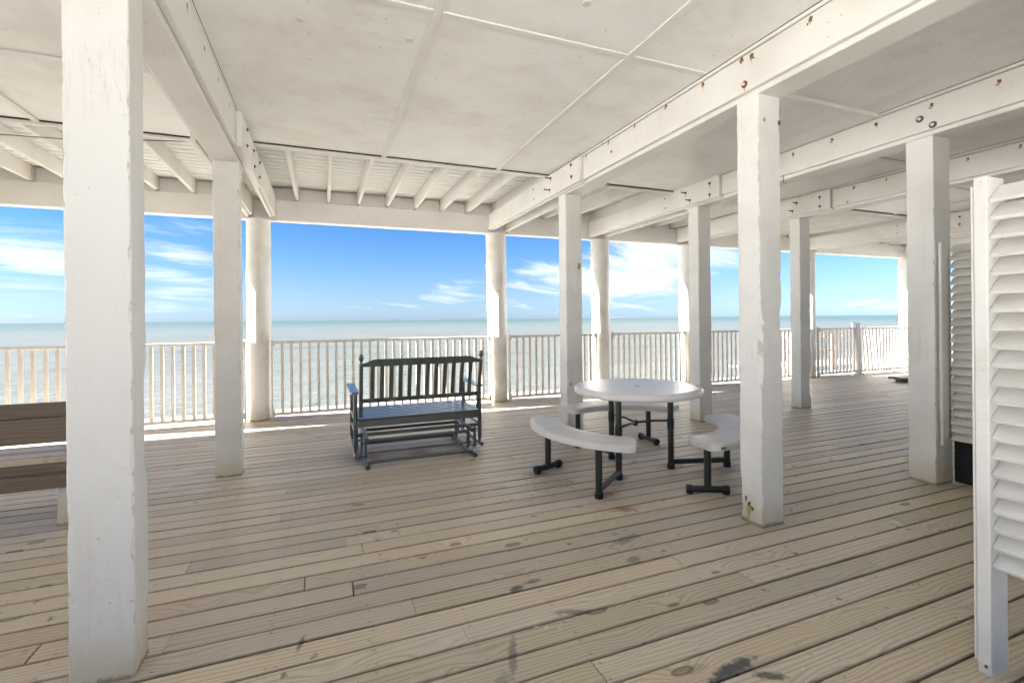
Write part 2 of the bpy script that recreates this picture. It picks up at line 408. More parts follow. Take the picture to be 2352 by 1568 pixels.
# ------------------------------------------------------------------ ground, sea
NEARZ = -2.9
YB = -1.5      # landward edge of the deck and of the house above
def sheet(name, x0, x1, y0, y1, z, mat, label, nx=1, ny=1, fz=None):
    mb = MB()
    for j in range(ny + 1):
        for i in range(nx + 1):
            x = x0 + (x1 - x0) * i / nx; y = y0 + (y1 - y0) * j / ny
            mb.v.append((x, y, z if fz is None else fz(x, y)))
    for j in range(ny):
        for i in range(nx):
            a = j * (nx + 1) + i; mb.f.append((a, a + 1, a + nx + 2, a + nx + 1))
    o = mb.build(name, mat, None, (0, 0, 0)); tag(o, label, kind='structure'); return o
sea = sheet('sea', -30000, 30000, 1.0, 50000, NEARZ, M['sea'], 'calm pale green sea reaching to the horizon')
sand = sheet('sand', -400, 400, -900, 6, -2.4, M['sand'], 'unseen pale sand on the land side, added to bounce light under the house', 1, 30,  # out-of-view ground added to throw sunlight up under the house
             fz=lambda x, y: -2.35 if y < -3 else -2.35 - (y + 3) * .085)
# low swells rolling in close to the deck, real relief
def swell(name, y0, amp, wid, x0, x1, seed):
    mb = MB(); rnd = random.Random(seed); nx, ny = 160, 10
    ph = [rnd.uniform(0, 6) for _ in range(4)]
    for j in range(ny + 1):
        for i in range(nx + 1):
            x = x0 + (x1 - x0) * i / nx; t = j / ny
            e = math.sin(math.pi * i / nx) ** .5
            yy = y0 + .5 * math.sin(x * .13 + ph[0]) + .25 * math.sin(x * .41 + ph[1]) + wid * (t - .5) * 2
            a = amp * e * (.75 + .25 * math.sin(x * .3 + ph[2]))
            z = a * (math.sin(math.pi * t ** 1.35) ** 2) - .012
            mb.v.append((x, yy, NEARZ + z))
    for j in range(ny):
        for i in range(nx):
            a = j * (nx + 1) + i; mb.f.append((a, a + 1, a + nx + 2, a + nx + 1))
    o = mb.build(name, M['sea'], None, (0, 0, 0), smooth=True); tag(o, 'low swell rolling in on the sea', kind='structure')
for k, (y0, amp, wid) in enumerate(((17, .17, 1.0), (26, .20, 1.5), (38, .24, 2.2), (55, .28, 3.0), (80, .3, 4.0))):
    swell('swell', y0, amp, wid, -30 - y0, 60 + y0 * 2, k)

# ------------------------------------------------------------------ deck
deck = MB()
for y in (-1.3, -.6, .6, 2.4, 4.2, 6.0, 7.7): deck.box(-9, 19, y - .045, y + .045, -.30, -.045)
for i in range(70):
    x = -9 + i * .406; deck.box(x - .02, x + .02, -3.2, 8.0, -.26, -.052) if False else None
deck.box(-20, 19, YB + .1, 8.02, -.16, -.12)  # dark sheet added below the boards to stand in for gap shade
deck_o = deck.build('deck', M['under'], None, (0, 0, 0))
tag(deck_o, 'weathered timber deck under the house', kind='structure')
PITCH = .1385; E0 = 2.488
joints = {}
def rowof(y): return math.floor((y - E0) / PITCH)
for x, y in ((.13, 2.62), (.56, 2.07), (.122, 3.18), (-.288, 3.667), (-.287, 4.234), (1.372, 3.70), (.948, 4.28), (.972, 1.65), (.125, 4.764),
             (1.827, 2.18), (3.52, 1.97), (2.788, 1.78), (-1.12, 2.53), (-.70, 3.08), (-1.087, 4.108), (-1.094, 5.03)):
    joints.setdefault(rowof(y), []).append(x)
rr = random.Random(21)
k0, k1 = rowof(.60), rowof(8.02)
far_rows = MB()
def board_mesh(mb, x0, x1, y0, y1, z):
    c = .005
    pr = [(y0, z - .036), (y1, z - .036), (y1, z - c), (y1 - c, z), (y0 + c, z), (y0, z - c)]
    mb.rings([[(x0, a, b) for a, b in pr], [(x1, a, b) for a, b in pr]])
def posts_in(y0, y1):
    return []
nb = 0
for k in range(k0, k1 + 1):
    y0 = E0 + k * PITCH + .005; y1 = y0 + PITCH - .010
    js = sorted(joints.get(k, []))
    # the view at this row runs from xa to xb
    xa = y0 * (-.62) - .6; xb = y0 * 1.9 + 1.5 if y0 < 4 else 17.5
    xb = min(xb, 17.5); xa = max(-6.0, min(xa, -1.5))
    xs = list(js)
    x = (xs[0] if xs else rr.uniform(-.4, 2.4))
    if not xs: xs = [x]
    while xs[0] > xa: xs.insert(0, xs[0] - rr.choice((2.44, 3.05, 3.66)))
    while xs[-1] < xb: xs.append(xs[-1] + rr.choice((3.05, 3.66, 4.27, 4.88)))
    for a, b_ in zip(xs[:-1], xs[1:]):
        mb = MB()
        gap = rr.choice((.0006, .001, .001, .0015, .004))
        dz = rr.uniform(-.0018, .0018); dy = rr.uniform(-.001, .001)
        board_mesh(mb, a + gap, b_ - gap, y0 + dy, y1 + dy + rr.uniform(-.0012, .0012), dz)
        o = mb.build('deck_board', M['deck'], deck_o); nb += 1
# the deck behind the camera and beyond the picked rows, one part
rest = MB()
k = k0 - 1
while E0 + k * PITCH > YB:
    y0 = E0 + k * PITCH + .003
    x = -20.0
    while x < 18:
        L = rr.choice((3.05, 3.66, 4.27)); board_mesh(rest, x, x + L - .004, y0, y0 + PITCH - .006, 0); x += L
    k -= 1
for k in range(k0, k1 + 1):
    y0 = E0 + k * PITCH + .003
    board_mesh(rest, -20, min(-1.5 - 1, y0 * -.62 - .6) - 3.9, y0, y0 + PITCH - .006, -.006)
ro = rest.build('deck_boards_behind', M['deck'], deck_o); ro['kind'] = 'stuff'
print('deck boards', nb)
# timber rim along the sea edge of the deck
rim = MB().bbox(-10, 18, 8.075, 8.113, -.24, .0, .004)
rim.build('rim_board', M['beamx'], deck_o)

# ------------------------------------------------------------------ posts
def noisef(seed):
    r_ = random.Random(seed); t = [(r_.uniform(.5, 14), r_.uniform(0, 6.3), r_.uniform(.4, 1)) for _ in range(7)]
    return lambda z: sum(a * math.sin(f * z * 2.2 + p) for f, p, a in t) / 4
def wooden_post(x0, x1, y0, y1, z1, label, seed, wanes=(), lean=(0, 0), cat='post', z0=-.1):
    t = thing('wooden_post', ((x0 + x1) / 2, (y0 + y1) / 2, 0), label, cat, 'square white timber posts holding up the house')
    fs = [noisef(seed * 10 + i) for i in range(8)]
    r_ = random.Random(seed)
    chips = [[(r_.uniform(0, z1), r_.uniform(.006, .05), r_.uniform(.002, .009)) for _ in range(12)] for _ in range(4)]
    corners = [(x0, y0, 1, 1), (x1, y0, -1, 1), (x1, y1, -1, -1), (x0, y1, 1, -1)]
    rs = []; n = 110
    for i in range(n + 1):
        z = z0 + (z1 - z0) * i / n
        ring = []
        lx, ly = lean[0] * z / z1, lean[1] * z / z1
        for q, (cx, cy, sx, sy) in enumerate(corners):
            c = .004 + .0022 * abs(fs[q](z))
            for (zc, hw, dp) in chips[q]:
                if abs(z - zc) < hw * 1.0: c += dp * (1 - abs(z - zc) / hw)
            for (wq, za, zb, dp) in wanes:
                if wq == q and za < z < zb:
                    t_ = (z - za) / (zb - za); c += dp * min(1, math.sin(math.pi * t_) * 2.2) * (1 + .15 * fs[q](z * 3))
            wob = .0015
            bx = cx + wob * fs[q](z) + lx; by = cy + wob * fs[(q + 1) % 8](z * .8) + ly
            pa = (bx + sx * c, by, z); pb = (bx, by + sy * c, z)
            # order so the ring winds the same way round
            ring += ([pb, pa] if q in (0, 2) else [pa, pb])
        rs.append(ring)
    mb = MB(); mb.rings(rs)
    sh = mb.build('shaft', M['post'], t, smooth=True, angle=28)
    sh.data.materials.append(M['postedge'])
    for pi, po_ in enumerate(sh.data.polygons):
        if len(po_.vertices) == 4 and pi < n * 8 and (pi % 8) % 2 == 0: po_.material_index = 1
    return t
ZB = 2.78
P = [
 (-.881, -.679, 2.235, 2.395, 'broad white timber post, nearest of all, cut by the top and bottom of the picture', 1, ((2, .72, 1.20, .030), (2, 0, .25, .012), (3, 1.45, 1.75, .016), (1, .78, .95, .006)), (-.004, 0)),
 (-.879, -.678, 4.79, 4.94, 'square grey-white post just left of the tan stained round pile', 2, (), (0, 0)),
 (2.605, 2.796, 2.262, 2.435, 'tall square white post with a rust scar near its foot, right of the round table', 3, ((1, 1.05, 1.45, .016), (0, .9, 1.4, .02), (3, 0, .3, .01)), (-.003, 0)),
 (2.595, 2.80, 4.86, 5.035, 'square white post behind the left end of the round table, dark scuff on it', 4, ((1, .9, 1.3, .008),), (-.003, 0)),
 (4.506, 4.71, 4.84, 5.02, 'square white post standing right behind the round table beside its curved right bench', 5, ((1, 1.9, 2.5, .006),), (-.004, 0)),
 (6.463, 6.671, 4.925, 5.09, 'thin square post on the open deck with bare flaked paint near its foot', 6, ((1, .15, .55, .03), (1, .9, 1.15, .008)), (-.004, 0)),
 (4.523, 4.745, 2.298, 2.492, 'stout square white post that carries the smaller louvred screen', 7, ((1, .4, .9, .01),), (-.003, 0)),
]
for x0, x1, y0, y1, lab, sd, wn, ln in P: wooden_post(x0, x1, y0, y1, ZB - (.03 if x0 < 0 else 0), lab, sd, wn, ln)

# ------------------------------------------------------------------ round piles
def pile(x, y, r0, r1, label, seed, xt=None):
    t = thing('timber_pile', (x, y, 0), label, 'pile', 'round white piles along the seaward railing')
    f1, f2 = noisef(seed), noisef(seed + 1); xt = x if xt is None else xt
    rs = []
    for i in range(61):
        z = NEARZ - .5 + (2.755 - NEARZ + .5) * i / 60; k = max(0, min(1, z / 2.755))
        ring = []
        for q in range(28):
            a = 2 * math.pi * q / 28
            rad = r0 + (r1 - r0) * k + .0022 * f1(z * .6 + a * .7) + .0016 * f2(math.sin(a) * 2 + z * .3)
            ring.append((x + (xt - x) * k + rad * math.cos(a), y + rad * math.sin(a), z))
        rs.append(ring)
    MB().rings(rs).build('shaft', M['pile'], t, smooth=True, angle=50)
PILES = [(-.82, 7.44, .150, .153, 'round pile with tan water stains behind the left thin post', -.82),
         (2.69, 7.44, .148, .168, 'round pile with long scuffs at the right end of the railing behind the glider', 2.665),
         (4.66, 7.44, .150, .165, 'round pile rising behind the middle of the round table', 4.66),
         (6.64, 7.44, .150, .165, 'round pile mostly hidden behind the square post right of the round table', 6.64),
         (9.98, 7.44, .150, .150, 'round pile showing as a thin sliver beside the thin far square post', 9.98),
         (13.50, 7.44, .155, .175, 'bright round pile farthest along the deck, at the end of the leaning pickets', 13.50)]
for i, (x, y, r0, r1, lab, xt) in enumerate(PILES): pile(x, y, r0, r1, lab, 50 + i * 3, xt)
pile(-4.05, 7.44, .15, .16, 'round pile beyond the left edge of the view', 90)

# ------------------------------------------------------------------ ceiling
ZC = 3.085; YE = 5.20
BX = [-4.20, -.88, 2.60, 4.495, 6.44, 9.96, 13.42]     # left faces of the beams across the deck
ceil = MB().box(-17, 18, YB, 7.62, 3.29, 3.42)
ceil_o = ceil.build('ceiling', M['under'], None, (0, 0, 0)); tag(ceil_o, 'white painted ceiling under the house', kind='structure')
def bay(x0, x1, xseams, yseams, steps=(), strips=True):
    xs = [x0] + list(xseams) + [x1]; ys = [YB + .1] + list(yseams) + [YE]
    for i in range(len(xs) - 1):
        for j in range(len(ys) - 1):
            dz = -sum(s for yy, s in steps if ys[j] >= yy - .01)
            MB().box(xs[i] + .0015, xs[i + 1] - .0015, ys[j] + .0015, ys[j + 1] - .0015, ZC + dz, ZC + dz + .012 + (.03 if dz < 0 else 0)).build('ceiling_panel', M['ply'], ceil_o)
    if strips:
        for x in xseams:
            MB().bbox(x - .026, x + .026, YB + .2, YE + .03, ZC - .013, ZC - .0005, .003, 'y').build('batten', M['plyy'], ceil_o)
        for y in yseams:
            if any(abs(y - s[0]) < .01 for s in steps): continue
            ed = [x0] + list(xseams) + [x1]
            for a, b_ in zip(ed[:-1], ed[1:]):
                MB().bbox(a + .027, b_ - .027, y - .026, y + .026, ZC - .012, ZC - .0005, .003, 'x').build('batten', M['plyy'], ceil_o)
bays = [(BX[i] + .24, BX[i + 1] - .04) for i in range(6)]
bay(*bays[0], (-2.23,), (.2, 3.98), ((3.98, .024),), strips=False)
MB().bbox(-2.256, -2.204, 3.99, YE + .03, ZC - .037, ZC - .0255, .003, 'y').build('batten', M['beam'], ceil_o)
bay(*bays[1], (.615, 1.90), (.22, 2.655))
bay(*bays[2], (4.165,), (.22, 2.655), ((2.655, .03),), strips=False)
bay(*bays[3], (), (1.2, 3.4), ())
bay(*bays[4], (7.85, 9.1), (1.4, 3.84), ())
bay(*bays[5], (11.3, 12.5), (1.4, 3.84), ())
bay(-16.9, BX[0] - .04, (-13, -9.7, -6.5,), (.2, 2.6), strips=False)
bay(BX[6] + .24, 17.9, (15.2,), (.2, 2.6), strips=False)
# trim board closing the plywood edge, joists and soffit boards beyond it
JZ = 3.066
for (a, b_) in bays + [(BX[6] + .24, 17.5)]:
    stepd = .03 if abs(a - bays[2][0]) < .01 else (.024 if abs(a - bays[0][0]) < .01 else 0)
    MB().bbox(a, b_, YE + .004, YE + .045, 3.052 - stepd, 3.10, .003, 'x').build('edge_trim', M['beamx'], ceil_o)
    MB().box(a, b_, YE - .012, YE + .002, ZC - .010 - stepd, ZC + .05).build('edge_gap', M['under'], ceil_o)
    xj = a + .30 if abs(a - bays[1][0]) > .01 else -.325 + .0
    while xj < b_ - .08:
        MB().bbox(xj - .021, xj + .021, YE + .046, 7.50, JZ + random.uniform(-.003, .003), 3.243, .003, 'y').build('joist', M['beam'], ceil_o)
        xj += .4165
    MB().box(a - .2, b_ + .2, YE + .047, 7.50, 3.2535, 3.262).build('dark_gap_sheet', M['under'], ceil_o)  # dark sheet added above the soffit boards so their gaps look shaded
    y = YE + .046
    while y < 7.49:
        y2 = min(y + .138, 7.497)
        MB().box(a - .2, b_ + .2, y, y2 - .020, 3.246 + random.uniform(0, .002), 3.253).build('soffit_board', M['soffit'], ceil_o)
        y += .138
print('ceil done')

# ------------------------------------------------------------------ beams
def flake(mb, x, sgn, y, z, rad, rnd, drip=0):
    """an irregular scab lying on a face of constant x"""
    n = 11; n0 = len(mb.v); x2 = x + sgn * .0015
    pts = []
    for i in range(n):
        a = 2 * math.pi * i / n; r_ = rad * .85 * rnd.uniform(.6, 1.15)
        pts.append((y + r_ * math.cos(a) * .8, z + r_ * math.sin(a)))
    mb.v += [(x, p_[0], p_[1]) for p_ in pts] + [(x2, y, z)]
    for i in range(n): mb.f.append((n0 + i, n0 + (i + 1) % n, n0 + n))
def drip(mb, x, sgn, y, z, w, L, rnd):
    n0 = len(mb.v); x2 = x + sgn * .0012
    mb.v += [(x2, y - w, z), (x2, y + w, z), (x2, y + w * .6, z - L * .6), (x2, y + w * .15, z - L), (x2, y - w * .3, z - L * .8), (x2, y - w * .7, z - L * .4)]
    mb.f.append(tuple(n0 + i for i in range(6)))
BOLTS = {
 1: [(2.924, 2.994, 's'), (3.319, 2.987, 's'), (3.716, 2.991, 's'), (4.126, 2.989, 's'), (4.709, 3.02, 'b'), (4.699, 2.877, 'b'), (5.133, 2.978, 'b'), (5.185, 2.841, 'b'), (5.583, 3.0, 'b'), (5.571, 2.846, 'b')],
 2: [(2.696, 3.03, 's'), (2.329, 2.862, 'w'), (3.091, 3.04, 's'), (3.506, 3.038, 's'), (3.918, 3.04, 's'), (4.338, 3.04, 's'), (4.592, 3.02, 'b'), (4.584, 2.89, 'b'), (5.088, 3.01, 'p'), (5.123, 2.88, 'p'), (5.6, 3.01, 'm'), (5.577, 2.88, 'm'), (1.876, 3.02, 's'), (2.273, 3.015, 's'), (2.35, 3.03, 's'), (3.87, 2.93, 'm')],
 3: [(3.464, 2.999, 's'), (3.062, 3.005, 's'), (4.55, 2.988, 'b'), (4.55, 2.849, 'b'), (4.964, 2.973, 'p'), (4.888, 2.859, 'p'), (5.37, 2.993, 'm'), (5.365, 2.864, 'm'), (2.678, 3.003, 's'), (2.273, 2.999, 's'), (2.354, 2.919, 'r'), (2.266, 2.842, 'r'), (1.871, 2.997, 's')],
 4: [(4.55, 2.983, 'b'), (4.55, 2.858, 'b'), (4.893, 2.982, 'p'), (4.961, 2.879, 'p'), (4.202, 2.838, 'm'), (3.738, 3.01, 's'), (4.12, 3.01, 's'), (2.944, 3.01, 's'), (2.529, 3.01, 's')],
 5: [(5.595, 3.0, 'm'), (5.591, 2.865, 'm'), (4.66, 2.982, 'b'), (4.666, 2.859, 'b'), (3.2, 3.0, 's')],
 6: [(4.7, 2.98, 'b'), (4.7, 2.86, 'b')]}
BL = {0: 'white beam across the deck beyond the left edge of the view', 1: 'white beam across the ceiling, from the nearest post to the pile behind the left thin post',
      2: 'long white rust-spotted beam from the pile right of the glider to the top right corner',
      3: 'white beam with two grey washers, resting on the post with the smaller louvred screen',
      4: 'white beam with protruding rusty bolts above the thin far square post', 5: 'far white beam ending at the thin sliver of round pile',
      6: 'farthest white beam, ending at the bright last pile'}
for i, xl in enumerate(BX):
    xr = xl + .20
    t = thing('ceiling_beam', (xl + .1, 2.0, 2.9), BL[i], 'beam', 'white beams running across the deck to the piles')
    dz = -.03 if i == 1 else 0
    core = MB().bbox(xl, xr, YB + .1, 5.06, 2.78 + dz, 3.082, .005, 'y'); core.build('core_timber', M['beam'], t)
    for s, xo in ((-1, xl), (1, xr)):
        a, b_ = sorted((xo + s * .002, xo + s * .038))
        MB().bbox(a, b_, YB + .1, 4.404, 2.812 + dz, 3.05, .004, 'y').build('facing_board', M['beam'], t)
        a, b_ = sorted((xo + s * .04, xo + s * .078))
        MB().bbox(a, b_, 4.41, 5.72 if s > 0 and i == 1 else 7.405, 2.803 + dz, 3.056,   .004, 'y').build('splice_board', M['beam'], t)
        if s > 0 and i == 1:
            MB().bbox(a, b_, 5.724, 7.405, 2.81, 3.10, .004, 'y').build('splice_board', M['beam'], t)
        a, b_ = sorted((xo + s * .002, xo + s * .037))
        MB().bbox(a, b_, 4.412, 7.405, 2.792, 3.05, .004, 'y').build('inner_board', M['beam'], t)
        a, b_ = sorted((xo + s * .0, xo + s * .040))
        MB().bbox(a, b_, YB + .1, YE, 3.058, 3.0835, .004, 'y').build('trim', M['beam'], t)
    MB().bbox(xl + .003, xr - .003, 5.30, 7.60, 3.06, 3.24, .004, 'y').build('top_joist', M['beam'], t)
    rnd = random.Random(400 + i)
    sg = 1 if i == 1 else -1
    for (y, z, kd) in BOLTS.get(i, []):
        face = (xr if sg > 0 else xl) + sg * (.0782 if y > 4.41 else .0382)
        if kd in 'bwprm':
            rad = dict(b=.017, w=.022, p=.016, r=.026, m=.010)[kd]
            mb = MB().tube([(face - sg * .004, y, z), (face + sg * .005, y, z)], rad, 14)
            bo = mb.build('bolt', M['washer'] if kd == 'r' else M['rust'], t)
            if kd != 'm':
                mb = MB().tube([(face + sg * .005, y, z), (face + sg * (.075 if kd == 'p' else .014), y + (0 if kd != 'p' else -.0), z)], rad * (.45 if kd != 'r' else .5), 6)
                mb.build('bolt_shank', M['rust'] if kd not in 'rw' else M['beam'], bo)
            if kd in 'bpw':
                mb = MB(); drip(mb, face, sg, y, z, .009, rnd.uniform(.05, .09), rnd); mb.build('rust_streak', M['ruststain'], t)
                mb = MB(); flake(mb, face + sg * .0007, sg, y, z, rad * 1.35, rnd); mb.build('rust_scab', M['rustspot'], t)
        else:
            mb = MB(); flake(mb, face, sg, y, z, rnd.uniform(.016, .026), rnd); flake(mb, face, sg, y + rnd.uniform(-.02, .02), z - .018, .010, rnd)
            mb.build('rust_scab', M['rustspot'], t)
            mb = MB(); drip(mb, face, sg, y, z - .01, .006, rnd.uniform(.02, .045), rnd); mb.build('rust_streak', M['ruststain'], t)

# beam along the sea side
t = thing('seaward_beam', (4.5, 7.5, 2.75), 'long white beam over the seaward piles, parallel to the railing', 'beam')
edges = [(-17, BX[0] - .08)] + [(BX[i] + .28, BX[i + 1] - .08) for i in range(6)] + [(BX[6] + .28, 18)]
for a, b_ in edges:
    sp = [a, b_] if b_ - a < 2.2 else [a, a + (b_ - a) * .56, b_]
    for q in range(len(sp) - 1):
        MB().bbox(sp[q] + .001, sp[q + 1] - .001, 7.409, 7.455, 2.757, 3.045, .004, 'x').build('beam_board', M['beamx'], t)
MB().bbox(-17, 18, 7.458, 7.50, 2.757, 3.045, .004, 'x').build('beam_board', M['beamx'], t)
MB().bbox(-17, 18, 7.505, 7.545, 2.80, 3.243, .004, 'x').build('rim_board', M['beamx'], t)
MB().bbox(-17, 18, 7.55, 7.66, 2.775, 3.30, .004, 'x').build('fascia', M['beamx'], t)

# out-of-view walls added to hold back light from behind and the right
st_ = thing('light_block_wall', (9, -.6, 0), 'pale siding walls added out of view to shape the light on the deck', 'wall')
MB().box(2.8, 11.0, -.75, -.6, .003, 3.05).build('siding', M['wall'], st_)
MB().box(-16.9, -1.9, -.75, -.6, .003, 3.05).build('siding', M['wall'], st_)
MB().box(2.8, 2.95, YB + .15, -.76, .003, 3.05).build('siding', M['wall'], st_)
MB().box(5.6, 5.75, -.59, 1.9, .003, 3.05).build('siding', M['wall'], st_)
# unseen house above, added and lengthened to keep the sun off the deck
hb = thing('house', (4.5, 2.0, 3.43), 'unseen upper storeys of the beach house, added to block the sun', 'house', kind='structure')
MB().box(-17, 18, YB, 7.60, 3.43, 8.4).build('wall', M['wall'], hb)
rb = MB(); n0 = 0
rb.rings([[(-17.6, YB - .4, 8.41), (-17.6, 8.2, 8.41), (-17.6, 2.0, 10.8)], [(18.6, YB - .4, 8.41), (18.6, 8.2, 8.41), (18.6, 2.0, 10.8)]])
rb.build('roof', M['wall'], hb)

# ------------------------------------------------------------------ railing
def railing(x0, x1, label, lean=None, posts=(), pk0=None):
    t = thing('railing', ((x0 + x1) / 2, 7.33, 0), label, 'railing', 'railing bays between the round piles')
    Y = 7.33
    MB().bbox(x0, x1, Y - .028, Y + .028, 1.042, 1.080, .006).build('top_rail', M['rail'], t)
    MB().bbox(x0, x1, Y - .020, Y + .020, .052, .090, .005).build('bottom_rail', M['rail'], t)
    for x in (x0 - .0, x1 + .0):
        s = 1 if x == x0 else -1
        MB().bbox(x - .024 * (s > 0) - .0 - .024 * (s < 0) * 0, x + .024 * (s < 0), Y - .028, Y + .028, .0, 1.105, .004, 'z').build('end_post', M['rail'], t)
        for z in (1.03, .07):
            MB().bbox(min(x, x + s * .02), max(x, x + s * .02), Y - .034, Y + .034, z - .03, z + .055, .006, 'z').build('bracket', M['rail'], t)
    n = max(2, round((x1 - x0) / .1145)); st = (x1 - x0) / n
    for i in range(1, n):
        x = x0 + i * st
        if any(abs(x - p_) < .10 for p_ in posts): continue
        w = .018
        sh = lean(x) if lean else 0
        mb = MB(); rs = []
        for z, q in ((.088, 0), (1.044, 1)):
            xx = x + (0 if q == 0 else -sh) * 1.0 + (sh if q == 0 else 0)
            rs.append([(xx - w, Y - w, z), (xx + w, Y - w, z), (xx + w, Y + w, z), (xx - w, Y + w, z)])
        mb.rings(rs).build('picket', M['rail'], t)
    for p_ in posts:
        rs = []
        for z in (0, 1.155):
            xx = p_ + (.03 if z == 0 else -.03)
            rs.append([(xx - .055, Y - .055, z), (xx + .055, Y - .055, z), (xx + .055, Y + .055, z), (xx - .055, Y + .055, z)])
        po = MB().rings(rs).build('sleeve_post', M['louvre'], t)
        mb = MB(); cx = p_ - .03
        mb.rings([[(cx + a * w_, Y + b_ * w_, z) for a, b_ in ((-1, -1), (1, -1), (1, 1), (-1, 1))] for w_, z in ((.064, 1.156), (.064, 1.172), (.02, 1.196))])
        mb.build('post_cap', M['louvre'], po)
        mb = MB(); cx = p_ + .03
        mb.rings([[(cx + a * w_, Y + b_ * w_, z) for a, b_ in ((-1, -1), (1, -1), (1, 1), (-1, 1))] for w_, z in ((.088, .004), (.088, .020), (.06, .032))])
        mb.build('base_skirt', M['louvre'], po)
railing(-3.88, -.995, 'cream railing bay seen either side of the nearest post')
railing(-.645, 2.50, 'cream railing bay behind the dark glider bench')
railing(2.86, 4.48, 'cream railing bay between the piles left of and behind the round table')
railing(4.84, 6.46, 'cream railing bay above the right half of the round table')
railing(6.82, 9.80, 'cream railing bay either side of the white post with the rust scar')
railing(10.16, 13.30, 'far railing bay with leaning pickets beside a square capped post', posts=(11.44,),
        lean=lambda x: (.055 * math.exp(-((x - 11.9) / .45) ** 2) if x > 11.44 else 0))
railing(13.70, 17.0, 'railing bay beyond the farthest pile')

# wooden rail of the neighbouring walkway beyond the corner
t = thing('wooden_walkway_rail', (15.5, 11, -2.9), 'tan wooden walkway railing standing beyond the far end of the deck', 'railing')
MB().bbox(13.0, 27, 10.98, 11.02, .72, .755, .004).build('top_rail', M['tanwood'], t)
MB().bbox(13.0, 27, 10.98, 11.02, .625, .66, .004).build('middle_rail', M['tanwood'], t)
MB().bbox(13.0, 27, 10.97, 11.03, .16, .25, .004).build('lower_rail', M['tanwood'], t)
x = 13.1
while x < 26.9:
    MB().bbox(x, x + .10, 10.985, 11.015, .6605, .7195, .003, 'z').build('baluster', M['tanwood'], t); x += .22
for x in (14.05, 16.05, 17.7, 18.3, 20.5, 23.0, 26):
    MB().bbox(x, x + .12, 11.035, 11.15, NEARZ - .4, .70, .004, 'z').build('post', M['tanwood'], t)
for k in range(10):
    y0 = 11.2 + k * .14
    MB().bbox(13.0, 27, y0, y0 + .13, -.36, -.33, .003).build('walkway_board', M['tanwood'], t)

# ------------------------------------------------------------------ louvred screens
def screen(xp, yp, label, n, ztop, zbot, pw, yend, cap_x, sx0, sx1, trim):
    t = thing('louvred_screen', (xp, yp, 0), label, 'screen')
    return t
t = thing('louvred_screen', (2.33, 1.05, 0), 'large white louvred screen on its square post, cut by the right edge of the picture', 'screen')
MB().bbox(2.3145, 2.43, 1.008, 1.049, 0, 1.872, .003, 'z').build('post', M['louvre'], t)
MB().bbox(2.300, 2.3135, 1.004, 1.044, .045, 1.868, .003, 'z').build('corner_board', M['louvre'], t)
MB().bbox(2.303, 2.3135, 1.0455, 1.054, .045, 1.84, .002, 'z').build('corner_board', M['louvre'], t)
MB().bbox(2.4315, 2.446, 1.016, 1.049, 0, .42, .002, 'z').build('corner_board', M['louvre'], t)
mb = MB(); r_ = random.Random(3); flake(mb, 2.3142, -1, 1.024, .028, .010, r_); mb.build('rust_scab', M['rustspot'], t)
def slat(xb, xt, zb, h, y0, y1, th, parent):
    r_ = random
    ux, uz = (xt - xb), h; L = math.hypot(ux, uz); ux /= L; uz /= L
    nx, nz = -uz, ux                                   # outward, towards the deck
    c = .0015
    pr = []
    for a, b_ in ((0, 0), (L, 0), (L, th), (0, th)):
        pr.append((xb + ux * a - nx * b_, zb + uz * a - nz * b_))
    j = r_.uniform(-.0015, .0015)
    mb = MB(); mb.rings([[(x, y0, z + j) for x, z in pr], [(x, y1, z + j * -.5) for x, z in pr]])
    return mb.build('slat', M['louvre'], parent)
ns = 21
for i in range(ns):
    zb = .415 + i * (1.785 - .415) / (ns - 1)
    slat(2.320, 2.394, zb, .059, -.55, 1.0065, .015, t)
MB().bbox(2.39, 2.46, -.55, -.48, 0, 1.872, .004, 'z').build('post', M['louvre'], t)

t = thing('louvred_screen', (4.7, 2.3, 0), 'smaller white louvred screen fixed to a square post, a dark fill beneath its slats', 'screen')
MB().bbox(4.557, 4.642, 2.268, 2.294, .315, 1.925, .004, 'z').build('corner_board', M['louvre'], t)
ns = 24
for i in range(ns):
    zb = .365 + i * (1.86 - .365) / (ns - 1)
    slat(4.643, 4.703, zb, .053, .4, 2.262, .013, t)
MB().box(4.76, 4.79, .4, 2.295, 0.003, .62).build('dark_fill', M['dark'], t)  # plain dark fill below the slats
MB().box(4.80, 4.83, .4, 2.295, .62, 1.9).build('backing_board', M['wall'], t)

# ------------------------------------------------------------------ glider bench
t = thing('glider_bench', (.9, 5.0, 0), 'dark green slatted porch glider bench facing the sea', 'bench')
gm = M['glider']
def part(name, mb, parent=t, mat=gm, smooth=False): return mb.build(name, mat, parent, smooth=smooth, angle=35 if smooth else None)
XL, XR, YR, YF = .280, 1.520, 4.80, 5.42
